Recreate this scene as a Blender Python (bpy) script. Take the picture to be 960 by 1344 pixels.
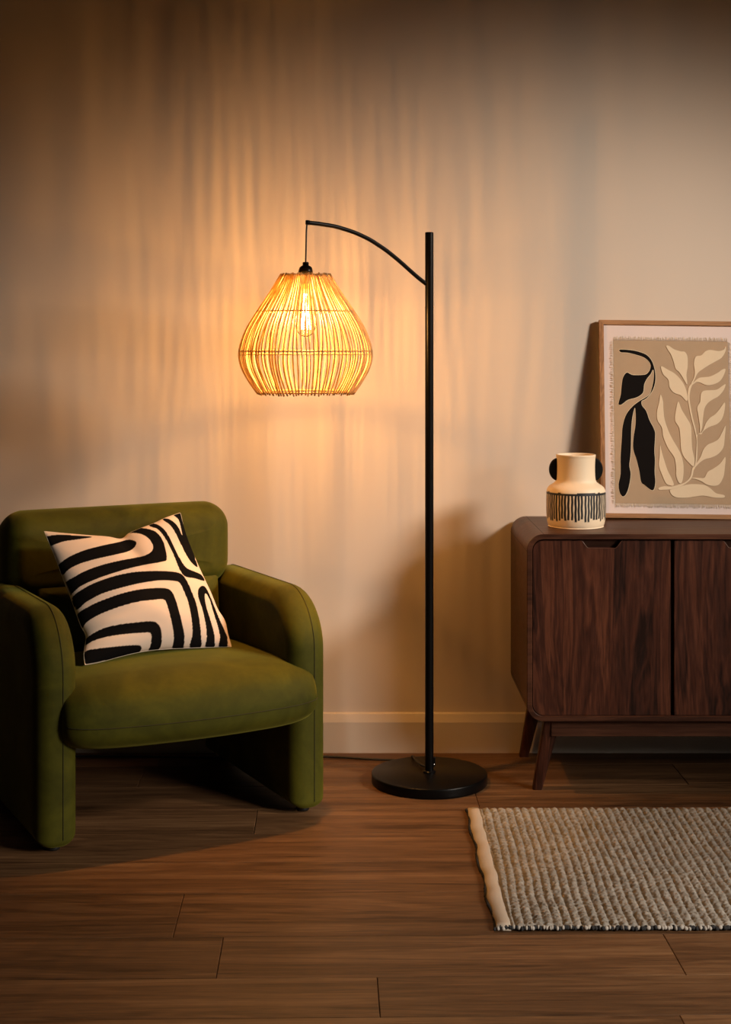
import bpy, bmesh, math, random
import numpy as np
from mathutils import Vector, Matrix

for o in list(bpy.data.objects):
    bpy.data.objects.remove(o, do_unlink=True)
SC = bpy.context.scene
COL = SC.collection
R = math.radians
PI = math.pi

# ------------------------------------------------------------------ camera
F, PX, PY, HC, CD = 1945.0, 465.0, 450.0, 1.26, 4.57      # focal px, principal point, camera height, distance to wall
cam_d = bpy.data.cameras.new('camera'); cam = bpy.data.objects.new('camera', cam_d); COL.objects.link(cam)
cam.location = (0, -CD, HC); cam.rotation_euler = (R(90), 0, 0)
cam_d.sensor_fit = 'HORIZONTAL'; cam_d.sensor_width = 36.0; cam_d.lens = F / 960 * 36
cam_d.shift_x = (480 - PX) / 960; cam_d.shift_y = -(672 - PY) / 960
SC.camera = cam

# ------------------------------------------------------------------ world, lights, exposure
w = bpy.data.worlds.new('room_ambient'); SC.world = w; w.use_nodes = True
w.node_tree.nodes['Background'].inputs[0].default_value = (1.0, 0.80, 0.62, 1)
w.node_tree.nodes['Background'].inputs[1].default_value = 0.009

def area(name, loc, target, size, size_y, power, color, spread=180):
    d = bpy.data.lights.new(name, 'AREA'); d.shape = 'RECTANGLE'; d.size = size; d.size_y = size_y
    d.energy = power; d.color = color; d.spread = R(spread)
    o = bpy.data.objects.new(name, d); COL.objects.link(o); o.location = loc
    o.rotation_euler = (Vector(target) - Vector(loc)).to_track_quat('-Z', 'Y').to_euler()
    return o
def spot(name, loc, target, angle, radius, power, color):
    d = bpy.data.lights.new(name, 'SPOT'); d.spot_size = R(angle); d.spot_blend = 1.0; d.shadow_soft_size = radius
    d.energy = power; d.color = color
    o = bpy.data.objects.new(name, d); COL.objects.link(o); o.location = loc
    o.rotation_euler = (Vector(target) - Vector(loc)).to_track_quat('-Z', 'Y').to_euler()
spot('key_spot', (3.2, -2.05, 2.50), (0.20, 0.0, 0.92), 40, .26, 640, (1.0, 0.83, 0.67))
area('soft_light', (3.0, -3.2, 1.5), (0.72, -1.70, 0.0), 0.8, 0.8, 16, (1.0, 0.88, 0.76), 60)
BULB_POWER, BULB_COLOR = 40, (1.0, 0.465, 0.12)

SC.view_settings.view_transform = 'Standard'; SC.view_settings.look = 'None'
SC.view_settings.exposure = 0.0; SC.view_settings.gamma = 1.0; SC.view_settings.use_curve_mapping = False

# ------------------------------------------------------------------ helpers
def ray(px, py):
    return Vector(((px - PX) / F, 1.0, -(py - PY) / F))
CAMP = Vector((0, -CD, HC))
def at(px, py, D):                    # a point at distance D from the camera plane
    return CAMP + ray(px, py) * D

def link(name, me, mat=None, parent=None, smooth=True):
    o = bpy.data.objects.new(name, me); COL.objects.link(o)
    if mat is not None and not me.materials: me.materials.append(mat)
    if smooth:
        for p in me.polygons: p.use_smooth = True
    if parent is not None: o.parent = parent
    return o
def obj(name, bm, mat, parent=None, smooth=True, sharp=None):
    bmesh.ops.recalc_face_normals(bm, faces=bm.faces)
    me = bpy.data.meshes.new(name); bm.to_mesh(me); bm.free()
    o = link(name, me, mat, parent, smooth)
    if sharp: me.set_sharp_from_angle(angle=R(sharp))
    return o
def thing(name, label, cat, loc=(0, 0, 0), rz=0):
    o = bpy.data.objects.new(name, None); COL.objects.link(o); o.empty_display_size = .1
    o.location = loc; o.rotation_euler = (0, 0, rz); o['label'] = label; o['category'] = cat
    return o
def struct(name, bm, mat, smooth=False):
    o = obj(name, bm, mat, None, smooth); o['kind'] = 'structure'; return o

def add_box(bm, x0, x1, y0, y1, z0, z1, r=0, seg=2):
    t = bmesh.new(); bmesh.ops.create_cube(t, size=1)
    for v in t.verts:
        v.co = Vector(((x0 + x1) / 2 + v.co.x * (x1 - x0), (y0 + y1) / 2 + v.co.y * (y1 - y0), (z0 + z1) / 2 + v.co.z * (z1 - z0)))
    if r > 0: bmesh.ops.bevel(t, geom=list(t.edges), offset=r, segments=seg, affect='EDGES', profile=.5)
    merge(bm, t)
def merge(bm, t, M=None):
    me = bpy.data.meshes.new('tmp'); t.to_mesh(me); t.free()
    if M is not None: me.transform(M)
    bm.from_mesh(me); bpy.data.meshes.remove(me)
def box(*a, **k):
    bm = bmesh.new(); add_box(bm, *a, **k); return bm
def add_lathe(bm, prof, n=48, c=(0, 0, 0)):
    rings = []
    for r, z in prof:
        if r < 1e-6: rings.append([bm.verts.new((c[0], c[1], c[2] + z))])
        else: rings.append([bm.verts.new((c[0] + r * math.cos(2 * PI * i / n), c[1] + r * math.sin(2 * PI * i / n), c[2] + z)) for i in range(n)])
    for a, b in zip(rings, rings[1:]):
        for i in range(n):
            j = (i + 1) % n
            q = [a[i % len(a)], a[j % len(a)], b[j % len(b)], b[i % len(b)]]
            q = list(dict.fromkeys(q))
            if len(q) > 2: bm.faces.new(q)
def catmull(pts, n=6, closed=False):
    P = [Vector(p) for p in pts]; out = []
    m = len(P) if closed else len(P) - 1
    for i in range(m):
        if closed: p0, p1, p2, p3 = P[i - 1], P[i], P[(i + 1) % len(P)], P[(i + 2) % len(P)]
        else: p0, p1, p2, p3 = P[max(i - 1, 0)], P[i], P[i + 1], P[min(i + 2, len(P) - 1)]
        for k in range(n):
            t = k / n
            out.append(.5 * ((2 * p1) + (p2 - p0) * t + (2 * p0 - 5 * p1 + 4 * p2 - p3) * t * t + (3 * p1 - p0 - 3 * p2 + p3) * t ** 3))
    if not closed: out.append(P[-1].copy())
    return out
def add_tube(bm, pts, r, n=8, closed=False, cap=True):
    P = [Vector(p) for p in pts]; m = len(P)
    rr = r if isinstance(r, (list, tuple)) else [r] * m
    up = Vector((0, 0, 1)); rings = []; prev = None
    for i, p in enumerate(P):
        if closed: t = P[(i + 1) % m] - P[i - 1]
        else: t = P[min(i + 1, m - 1)] - P[max(i - 1, 0)]
        t.normalize()
        if prev is None:
            a = up if abs(t.z) < .9 else Vector((1, 0, 0))
            nrm = (a - t * a.dot(t)).normalized()
        else:
            nrm = (prev - t * prev.dot(t)).normalized()
        prev = nrm; b = t.cross(nrm)
        rings.append([bm.verts.new(p + (nrm * math.cos(2 * PI * k / n) + b * math.sin(2 * PI * k / n)) * rr[i]) for k in range(n)])
    L = m if closed else m - 1
    for i in range(L):
        a, c = rings[i], rings[(i + 1) % m]
        for k in range(n): bm.faces.new((a[k], a[(k + 1) % n], c[(k + 1) % n], c[k]))
    if cap and not closed:
        bm.faces.new(rings[0][::-1]); bm.faces.new(rings[-1])
def loft(rings, cap=True):
    bm = bmesh.new(); V = [[bm.verts.new(p) for p in r] for r in rings]; n = len(rings[0])
    for a, b in zip(V, V[1:]):
        for k in range(n): bm.faces.new((a[k], a[(k + 1) % n], b[(k + 1) % n], b[k]))
    if cap: bm.faces.new(V[0][::-1]); bm.faces.new(V[-1])
    return bm
def roundrect(a0, a1, b0, b1, rad, inset=0.0, n=8):
    """closed outline, corners (a0,b0),(a1,b0),(a1,b1),(a0,b1); rad = 4 radii"""
    a0 += inset; a1 -= inset; b0 += inset; b1 -= inset
    rad = [max(r - inset, .002) for r in rad]; out = []
    cs = [(a0 + rad[0], b0 + rad[0], PI), (a1 - rad[1], b0 + rad[1], 1.5 * PI), (a1 - rad[2], b1 - rad[2], 0), (a0 + rad[3], b1 - rad[3], .5 * PI)]
    for (ca, cb, s), r in zip(cs, rad):
        for k in range(n + 1):
            t = s + .5 * PI * k / n; out.append((ca + r * math.cos(t), cb + r * math.sin(t)))
    return out
def slab(axis, c0, c1, outline, r, n=6, bulge=0.0):
    """extrude a roundrect outline (function of inset) from c0 to c1 along axis with softly rounded edges"""
    rings = []; steps = []
    for k in range(n + 1):
        t = .5 * PI * k / n; steps.append((c0 + r * (1 - math.sin(t)) if False else c0 + r * (1 - math.cos(t)), r * (1 - math.sin(t))))
    for k in range(n, -1, -1):
        t = .5 * PI * k / n; steps.append((c1 - r * (1 - math.cos(t)), r * (1 - math.sin(t))))
    for c, ins in steps:
        pts = outline(ins)
        rings.append([{'x': (c, a, b), 'y': (a, c, b), 'z': (a, b, c)}[axis] for a, b in pts])
    return loft(rings)

# ------------------------------------------------------------------ materials
def newmat(name, color=(.5, .5, .5), rough=.6, **kw):
    m = bpy.data.materials.new(name); m.use_nodes = True
    b = m.node_tree.nodes['Principled BSDF']
    b.inputs['Base Color'].default_value = (*color, 1); b.inputs['Roughness'].default_value = rough
    for k, v in kw.items():
        b.inputs[k.replace('_', ' ')].default_value = v
    return m, m.node_tree, b
class G:
    def __init__(s, nt): s.nt = nt
    def n(s, t, **props):
        nd = s.nt.nodes.new(t)
        for k, v in props.items(): setattr(nd, k, v)
        return nd
    def l(s, a, b): s.nt.links.new(a, b)
    def coord(s, scale=(1, 1, 1), which='Object', rand=False):
        tc = s.n('ShaderNodeTexCoord'); mp = s.n('ShaderNodeMapping'); mp.inputs['Scale'].default_value = scale
        s.l(tc.outputs[which], mp.inputs['Vector']); return mp.outputs[0]
    def noise(s, vec, scale, detail=3, rough=.5, dist=0.0):
        n = s.n('ShaderNodeTexNoise'); n.inputs['Scale'].default_value = scale; n.inputs['Detail'].default_value = detail
        n.inputs['Roughness'].default_value = rough; n.inputs['Distortion'].default_value = dist
        if vec is not None: s.l(vec, n.inputs['Vector'])
        return n.outputs['Fac']
    def ramp(s, fac, stops):
        r = s.n('ShaderNodeValToRGB'); e = r.color_ramp.elements
        while len(e) < len(stops): e.new(.5)
        for i, (p, c) in enumerate(stops): e[i].position = p; e[i].color = (*c, 1) if len(c) == 3 else c
        s.l(fac, r.inputs[0]); return r.outputs[0]
    def mix(s, a, b, fac, mode='MIX'):
        m = s.n('ShaderNodeMix', data_type='RGBA', blend_type=mode)
        for sock, v in ((m.inputs[6], a), (m.inputs[7], b), (m.inputs[0], fac)):
            if hasattr(v, 'node'): s.l(v, sock)
            else: sock.default_value = (*v, 1) if isinstance(v, tuple) else v
        return m.outputs[2]
    def math(s, op, a, b=0.0):
        m = s.n('ShaderNodeMath', operation=op)
        for sock, v in ((m.inputs[0], a), (m.inputs[1], b)):
            if hasattr(v, 'node'): s.l(v, sock)
            else: sock.default_value = v
        return m.outputs[0]
    def bump(s, h, bsdf, strength=.2, dist=.002):
        b = s.n('ShaderNodeBump'); b.inputs['Strength'].default_value = strength; b.inputs['Distance'].default_value = dist
        s.l(h, b.inputs['Height']); s.l(b.outputs[0], bsdf.inputs['Normal'])

def m_wall():
    m, nt, b = newmat('wall_paint', (.60, .53, .465), .85, Specular_IOR_Level=.2); g = G(nt)
    c = g.coord()
    g.bump(g.noise(c, 260, 4, .6), b, .12, .001)
    g.l(g.mix((.60, .53, .465), (.57, .50, .435), g.noise(c, 1.3, 2)), b.inputs['Base Color'])
    return m
def m_velvet():
    m, nt, b = newmat('olive_velvet', (.10, .10, .012), .75, Specular_IOR_Level=.15); g = G(nt)
    c = g.coord()
    n1 = g.noise(c, 5.5, 4, .55, .8); n2 = g.noise(c, 60, 3, .6)
    f = g.math('ADD', g.math('MULTIPLY', n1, .85), g.math('MULTIPLY', n2, .15))
    g.l(g.ramp(f, [(.30, (.030, .030, .002)), (.50, (.054, .053, .004)), (.70, (.086, .081, .006))]), b.inputs['Base Color'])
    b.inputs['Sheen Weight'].default_value = .30; b.inputs['Sheen Roughness'].default_value = .35
    b.inputs['Sheen Tint'].default_value = (.62, .58, .10, 1)
    g.bump(g.noise(c, 420, 3, .7), b, .25, .001)
    return m
def wood(name, axis, dark, mid, light, rough=.42, scale=1.0, attr=None):
    m, nt, b = newmat(name, mid, rough, Specular_IOR_Level=.22); g = G(nt)
    st = {'x': (.065, 1, 1), 'z': (1, 1, .10), 'y': (1, .09, 1)}[axis]
    tc = g.n('ShaderNodeTexCoord'); vec = tc.outputs['Object']
    add = g.n('ShaderNodeVectorMath', operation='ADD'); g.l(vec, add.inputs[0])
    if attr:
        at_ = g.n('ShaderNodeAttribute', attribute_name=attr); sep = g.n('ShaderNodeVectorMath', operation='SCALE')
        g.l(at_.outputs['Vector'], sep.inputs[0]); sep.inputs['Scale'].default_value = 7.0; g.l(sep.outputs[0], add.inputs[1])
    else:
        oi = g.n('ShaderNodeObjectInfo'); sep = g.n('ShaderNodeVectorMath', operation='SCALE')
        cv = g.n('ShaderNodeCombineXYZ')
        for k in range(3): g.l(oi.outputs['Random'], cv.inputs[k])
        g.l(cv.outputs[0], sep.inputs[0]); sep.inputs['Scale'].default_value = 9.0; g.l(sep.outputs[0], add.inputs[1])
    mp = g.n('ShaderNodeMapping'); mp.inputs['Scale'].default_value = tuple(s * scale for s in st); g.l(add.outputs[0], mp.inputs['Vector'])
    v = mp.outputs[0]
    broad = g.noise(v, 9, 4, .6, 1.4); fine = g.noise(v, 90, 5, .65, .4); vfine = g.noise(v, 330, 2, .6)
    mp2 = g.n('ShaderNodeMapping'); mp2.inputs['Scale'].default_value = tuple((s * .35 if s < 1 else s) * scale for s in st); g.l(add.outputs[0], mp2.inputs['Vector'])
    streak = g.noise(mp2.outputs[0], 55, 3, .7)
    wv = g.math('FRACT', g.math('MULTIPLY', broad, 9.0))
    wv = g.math('ABSOLUTE', g.math('SUBTRACT', wv, .5))
    f = g.math('ADD', g.math('MULTIPLY', broad, .40), g.math('MULTIPLY', fine, .30))
    f = g.math('ADD', f, g.math('MULTIPLY', streak, .14)); f = g.math('ADD', f, g.math('MULTIPLY', wv, .26 if axis == 'z' else .13)); f = g.math('ADD', f, 0.0 if axis == 'z' else .035)
    f = g.math('ADD', f, g.math('MULTIPLY', vfine, .08))
    if axis == 'z':
        mp3 = g.n('ShaderNodeMapping'); mp3.inputs['Scale'].default_value = (1, .0, .02); g.l(add.outputs[0], mp3.inputs['Vector'])
        f = g.math('ADD', f, g.math('MULTIPLY', g.math('SUBTRACT', g.noise(mp3.outputs[0], 9, 2, .5), .5), .34))
    col = g.ramp(f, [(.42, dark), (.56, mid), (.72, light)])
    if attr:
        sx = g.n('ShaderNodeSeparateXYZ'); g.l(at_.outputs['Vector'], sx.inputs[0])
        k = g.math('ADD', g.math('MULTIPLY', sx.outputs[2], .45), .78)
        cc = g.n('ShaderNodeCombineXYZ')
        for i in range(3): g.l(k, cc.inputs[i])
        col = g.mix(col, cc.outputs[0], 1.0, 'MULTIPLY')
    g.l(col, b.inputs['Base Color'])
    g.bump(fine, b, .18, .001)
    rr = g.math('ADD', g.math('MULTIPLY', fine, .25), rough - .1); g.l(rr, b.inputs['Roughness'])
    return m
def m_simple_noise(name, c1, c2, scale, rough, bump=.2, dist=.001, bscale=None, **kw):
    m, nt, b = newmat(name, c1, rough, **kw); g = G(nt); c = g.coord()
    g.l(g.mix(c1, c2, g.noise(c, scale, 4, .6)), b.inputs['Base Color'])
    g.bump(g.noise(c, bscale or scale * 3, 4, .6), b, bump, dist)
    return m
def weave(name, c1, c2, freq, rough=.9, bump=.3, ax=('X', 'Z'), **kw):
    m, nt, b = newmat(name, c1, rough, Specular_IOR_Level=.15, **kw); g = G(nt); c = g.coord()
    w1 = g.n('ShaderNodeTexWave', wave_type='BANDS', bands_direction=ax[0]); w2 = g.n('ShaderNodeTexWave', wave_type='BANDS', bands_direction=ax[1])
    for w_ in (w1, w2):
        w_.inputs['Scale'].default_value = freq; w_.inputs['Distortion'].default_value = 1.2; w_.inputs['Detail Scale'].default_value = 2; g.l(c, w_.inputs['Vector'])
    f = g.math('MULTIPLY', g.math('ADD', w1.outputs['Fac'], w2.outputs['Fac']), .5)
    g.l(g.mix(c1, c2, g.math('ADD', g.math('MULTIPLY', f, .6), g.math('MULTIPLY', g.noise(c, 40, 3), .4))), b.inputs['Base Color'])
    g.bump(f, b, bump, .0008)
    return m
def m_rattan():
    m, nt, b = newmat('rattan', (.72, .47, .17), .5, Specular_IOR_Level=.4); g = G(nt); c = g.coord((1, 1, .25))
    col = g.ramp(g.noise(c, 70, 3, .6), [(.3, (.38, .26, .125)), (.55, (.52, .40, .22)), (.75, (.62, .51, .33))])
    g.l(col, b.inputs['Base Color'])
    tr = g.n('ShaderNodeBsdfTranslucent'); g.l(col, tr.inputs['Color'])
    mx = g.n('ShaderNodeMixShader'); mx.inputs[0].default_value = .38
    g.l(b.outputs[0], mx.inputs[1]); g.l(tr.outputs[0], mx.inputs[2])
    out = nt.nodes['Material Output']; g.l(mx.outputs[0], out.inputs['Surface'])
    return m
def m_glass():
    m = bpy.data.materials.new('bulb_glass'); m.use_nodes = True; nt = m.node_tree; g = G(nt)
    nt.nodes.remove(nt.nodes['Principled BSDF'])
    t = g.n('ShaderNodeBsdfTransparent'); t.inputs[0].default_value = (1, .95, .86, 1)
    gl = g.n('ShaderNodeBsdfGlossy'); gl.inputs['Roughness'].default_value = .05
    fr = g.n('ShaderNodeFresnel'); fr.inputs[0].default_value = 1.12
    mx = g.n('ShaderNodeMixShader'); g.l(fr.outputs[0], mx.inputs[0]); g.l(t.outputs[0], mx.inputs[1]); g.l(gl.outputs[0], mx.inputs[2])
    g.l(mx.outputs[0], nt.nodes['Material Output'].inputs['Surface'])
    return m
def m_emit(name, col, strength):
    m = bpy.data.materials.new(name); m.use_nodes = True; nt = m.node_tree; g = G(nt)
    nt.nodes.remove(nt.nodes['Principled BSDF'])
    e = g.n('ShaderNodeEmission'); e.inputs[0].default_value = (*col, 1); e.inputs[1].default_value = strength
    g.l(e.outputs[0], nt.nodes['Material Output'].inputs['Surface']); return m
def m_attr(name, attr, rough=.85, bumpscale=500, bump=.2, **kw):
    m, nt, b = newmat(name, (.5, .5, .5), rough, **kw); g = G(nt)
    a = g.n('ShaderNodeAttribute', attribute_name=attr); g.l(a.outputs['Color'], b.inputs['Base Color'])
    g.bump(g.noise(g.coord(), bumpscale, 3, .6), b, bump, .001)
    return m

M = {}
M['wall'] = m_wall()
M['base'] = newmat('baseboard_paint', (.60, .53, .455), .45)[0]
M['velvet'] = m_velvet()
M['seam'] = newmat('seam_thread', (.028, .026, .006), .9)[0]
M['floor'] = wood('oak_floor', 'x', (.052, .024, .010), (.142, .071, .031), (.255, .142, .066), .46, 1.0, 'plank')
M['gap'] = newmat('floor_gap', (.02, .010, .006), .9)[0]
M['walnut_z'] = wood('walnut_vertical', 'z', (.011, .0036, .0020), (.047, .0140, .0072), (.110, .036, .017), .40, 1.0)
M['walnut_x'] = wood('walnut_along', 'x', (.024, .0085, .0045), (.062, .023, .012), (.115, .045, .022), .38, 1.0)
M['edge_wood'] = newmat('walnut_edge', (.10, .040, .022), .35)[0]
M['dark'] = newmat('cabinet_inside', (.012, .006, .004), .7)[0]
M['black'] = m_simple_noise('black_metal', (.0022, .0020, .0020), (.003, .0028, .0028), 50, .30, .03, .0003, 700, Specular_IOR_Level=.14)
M['rubber'] = newmat('black_cable', (.010, .010, .010), .5)[0]
M['rattan'] = m_rattan()
M['rattan_dark'] = m_simple_noise('rattan_binding', (.34, .16, .05), (.50, .27, .09), 80, .6)
M['glass'] = m_glass()
M['filament'] = m_emit('filament', (1.0, .74, .38), 60)
M['brass'] = newmat('brass_cap', (.55, .38, .15), .3, Metallic=1.0)[0]
M['oak'] = wood('frame_oak', 'z', (.20, .10, .045), (.34, .18, .085), (.44, .25, .12), .5, 2.0)
M['oak_x'] = wood('frame_oak_along', 'x', (.20, .10, .045), (.34, .18, .085), (.44, .25, .12), .5, 2.0)
M['mat'] = m_simple_noise('mount_board', (.64, .55, .54), (.61, .53, .515), 90, .9, .1)
M['linen'] = weave('raw_linen', (.43, .325, .225), (.34, .25, .17), 210)
M['fringe'] = newmat('linen_thread', (.66, .57, .44), .9)[0]
M['inkblack'] = newmat('black_ink', (.007, .006, .006), .9, Specular_IOR_Level=.05)[0]
M['leafcream'] = m_simple_noise('cream_felt', (.64, .54, .40), (.60, .50, .365), 60, .9, .15)
M['outline'] = newmat('pale_edge', (.66, .56, .40), .9)[0]
M['ceramic'] = m_simple_noise('cream_stoneware', (.78, .66, .48), (.70, .57, .38), 55, .55, .5, .002, 45, Specular_IOR_Level=.35)
M['ceramic_paint'] = m_attr('painted_stoneware', 'glaze', .5, 60, .35, Specular_IOR_Level=.4)
M['glaze_black'] = newmat('black_glaze', (.004, .004, .004), .5, Specular_IOR_Level=.15)[0]
M['cushion'] = m_attr('printed_cotton', 'print', .95, 700, .2, Specular_IOR_Level=.02)
M['cream_cloth'] = newmat('cream_cotton', (.62, .53, .42), .9)[0]
M['wool'] = m_attr('rug_wool', 'yarn', .95, 300, .5, Specular_IOR_Level=.05)
M['tape'] = weave('hem_cotton', (.50, .43, .35), (.42, .36, .29), 320, .9, .3, ('X', 'Y'))
M['white_yarn'] = newmat('white_yarn', (.40, .37, .33), .95)[0]
M['black_yarn_and_shade'] = newmat('black_yarn_and_shade', (.02, .02, .022), .95)[0]
M['chrome'] = newmat('steel_screw', (.8, .8, .8), .2, Metallic=1.0)[0]

# ------------------------------------------------------------------ room shell
bm = box(-3.2, 3.4, 0, .12, 0, 3.0); struct('wall_back', bm, M['wall'])
# baseboard: chamfered top
bm = bmesh.new()
prof = [(0, 0), (-.018, 0), (-.018, .094), (-.010, .118), (-.006, .121), (0, .121)]
rings = [[(x, y, z) for y, z in prof] for x in (-3.2, 3.4)]
struct('baseboard_back', loft(rings), M['base'])

# floor of planks, turned a little to the wall
def make_floor():
    rnd = random.Random(5)
    bm = bmesh.new(); lay = bm.verts.layers.float_vector.new('plank')
    Ds = [4.62, 4.42, 4.215, 4.01, 3.81, 3.60, 3.40, 3.15, 2.945, 2.77, 2.56, 2.36, 2.15, 1.95]
    while Ds[-1] > -.4: Ds.append(Ds[-1] - .2)
    joints = {1: [-.6, .94], 2: [1.02, -.9], 3: [.357, -1.1], 4: [1.25, -.25], 5: [-1.0, .9], 6: [-.388, 1.3], 7: [-.282, .66 ], 8: [.04, 1.5], 9: [-.8, .8]}
    joints = {1: [-.6, .97], 2: [.352, -1.1], 3: [1.3, -.25], 4: [-.9, .95], 5: [-1.2, 1.2], 6: [-.3885, 1.5], 7: [-.2815, .655], 8: [.038, 1.4], 9: [-.8, .6]}
    for i in range(len(Ds) - 1):
        y1, y0 = Ds[i] - CD, Ds[i + 1] - CD
        js = sorted(joints.get(i, [rnd.uniform(-1.5, 0), rnd.uniform(.2, 1.6)]))
        xs = [-3.5] + js + [3.6]
        if len(js) and js[0] > -1.8: xs.insert(1, js[0] - rnd.uniform(1.2, 1.6))
        for a, b in zip(xs, xs[1:]):
            t = bmesh.new(); add_box(t, a + .0006, b - .0006, y0 + .0005, y1 - .0005, -.02, 0, .0012, 1)
            me = bpy.data.meshes.new('t'); t.to_mesh(me); t.free()
            k = len(bm.verts); bm.from_mesh(me); bpy.data.meshes.remove(me); bm.verts.ensure_lookup_table()
            val = Vector((rnd.random(), rnd.random(), rnd.random()))
            for v in bm.verts[k:]: v[lay] = val
    o = struct('floor', bm, M['floor']); o.rotation_euler = (0, 0, R(1.0)); o.location.z = 0
    # pivot about the middle of the view
    p = Vector((0.1, -1.2, 0)); o.location = p - Matrix.Rotation(R(1.0), 3, 'Z') @ p
    return o
fl = make_floor()
bm = box(-3.6, 3.7, -4.9, .2, -.05, -.0201); sub = obj('sub_layer', bm, M['gap'], fl, False)

# ------------------------------------------------------------------ sideboard
SX0, STOP, SZ0 = .481, .728, .207
SW = 1.80
SYF, SYB = 4.12 - CD, -.022
sb = thing('sideboard', 'dark walnut sideboard with rounded corners, cut-out handles and splayed legs', 'sideboard', (SX0 + SW / 2, (SYF + SYB) / 2, 0))
def sbo(name, bm, mat, smooth=False, sharp=None, parent=None):
    o = obj(name, bm, mat, parent or sb, smooth, sharp)
    if parent is None:
        o.data.transform(Matrix.Translation(-sb.location))
    return o
def ringframe(x0, x1, z0, z1, r, th, y0, y1, n=10):
    outer = roundrect(x0, x1, z0, z1, [r] * 4, 0, n); inner = roundrect(x0, x1, z0, z1, [r] * 4, th, n)
    bm = bmesh.new(); e = .0015
    A = [(o_, y0 + e) for o_ in outer]
    def ring(pts, y): return [bm.verts.new((a, y, b)) for a, b in pts]
    o1 = roundrect(x0, x1, z0, z1, [r] * 4, e, n); i1 = roundrect(x0, x1, z0, z1, [r] * 4, th - e, n)
    R_ = [ring(outer, y1), ring(outer, y0 + e), ring(o1, y0), ring(i1, y0), ring(inner, y0 + e), ring(inner, y1)]
    m = len(outer)
    for a, b in zip(R_, R_[1:] + R_[:1]):
        for k in range(m): bm.faces.new((a[k], a[(k + 1) % m], b[(k + 1) % m], b[k]))
    return bm
X1 = SX0 + SW
sbo('carcass', ringframe(SX0, X1, SZ0, STOP, .046, .015, SYF, SYB), M['walnut_x'], True, 35)
sbo('back_panel', box(SX0 + .014, X1 - .014, SYB - .012, SYB - .002, SZ0 + .014, STOP - .014), M['dark'])
# veneer seam lines where the bent corner meets top and side
bm = bmesh.new(); add_box(bm, SX0 + .0465, SX0 + .0477, SYF + .001, SYB - .001, STOP - .001, STOP + .0004); sbo('corner_seam', bm, M['dark']); bm = bmesh.new()
add_box(bm, SX0 - .0004, SX0 + .001, SYF + .001, SYB - .001, STOP - .0477, STOP - .0465); sbo('corner_seam', bm, M['dark']); bm = bmesh.new()
add_box(bm, SX0 - .0004, SX0 + .001, SYF + .001, SYB - .001, SZ0 + .0465, SZ0 + .0477)
sbo('corner_seam', bm, M['dark'])
# doors: rounded outer corners, trapezoid finger cut-out in the top edge
DZ0, DZ1 = SZ0 + .0165, STOP - .018
def door_bm(x0, x1, rl, rr):
    cx = (x0 + x1) / 2; pts = []
    def arc(ca, cb, s, r, n=6):
        for k in range(n + 1): pts.append((ca + r * math.cos(s + .5 * PI * k / n), cb + r * math.sin(s + .5 * PI * k / n)))
    r0 = max(rl, .002); r1 = max(rr, .002)
    arc(x0 + r0, DZ0 + r0, PI, r0); arc(x1 - r1, DZ0 + r1, 1.5 * PI, r1); arc(x1 - r1, DZ1 - r1, 0, r1)
    cut = [(.0575, 0), (.054, -.002), (.041, -.019), (.037, -.0215), (-.037, -.0215), (-.041, -.019), (-.054, -.002), (-.0575, 0)]
    for a, b in cut: pts.append((cx + a, DZ1 + b))
    arc(x0 + r0, DZ1 - r0, .5 * PI, r0)
    bm = bmesh.new(); y0 = SYF + .006; y1 = y0 + .018
    vs = [bm.verts.new((a, y0, b)) for a, b in pts]; f = bm.faces.new(vs)
    e = bmesh.ops.extrude_face_region(bm, geom=[f])
    for v in e['geom']:
        if isinstance(v, bmesh.types.BMVert): v.co.y = y1
    return bm
d0 = SX0 + .0175; dw = .3835; gp = .0105
for k in range(4):
    a = d0 + k * (dw + gp); b = a + dw
    if k == 3: b = X1 - .0175
    dm = sbo('door', door_bm(a, b, .030 if k == 0 else 0, .030 if k == 3 else 0), M['walnut_z'])
    sbo('handle_recess', box((a + b) / 2 - .062, (a + b) / 2 + .062, SYF + .0245, SYF + .029, DZ1 - .03, DZ1 + .002), M['walnut_x'])
    # thin pale lip of the cut-out edge
    cx = (a + b) / 2
    bm = bmesh.new()
    cut = [(.0575, -.0008), (.054, -.0030), (.041, -.0198), (.037, -.0223), (-.037, -.0223), (-.041, -.0198), (-.054, -.0030), (-.0575, -.0008)]
    add_tube(bm, [(cx + p, SYF + .0062, DZ1 + q) for p, q in cut], .0009, 5)
    o = sbo('handle_edge', bm, M['edge_wood'], True, None, dm); o.data.transform(Matrix.Translation(-sb.location))
for k in range(1, 4):
    bm = bmesh.new()
    xx = d0 + k * (dw + gp) - gp / 2
    add_box(bm, xx - .009, xx + .009, SYF + .03, SYB - .012, SZ0 + .014, STOP - .014)
    sbo('divider', bm, M['dark'])
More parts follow.
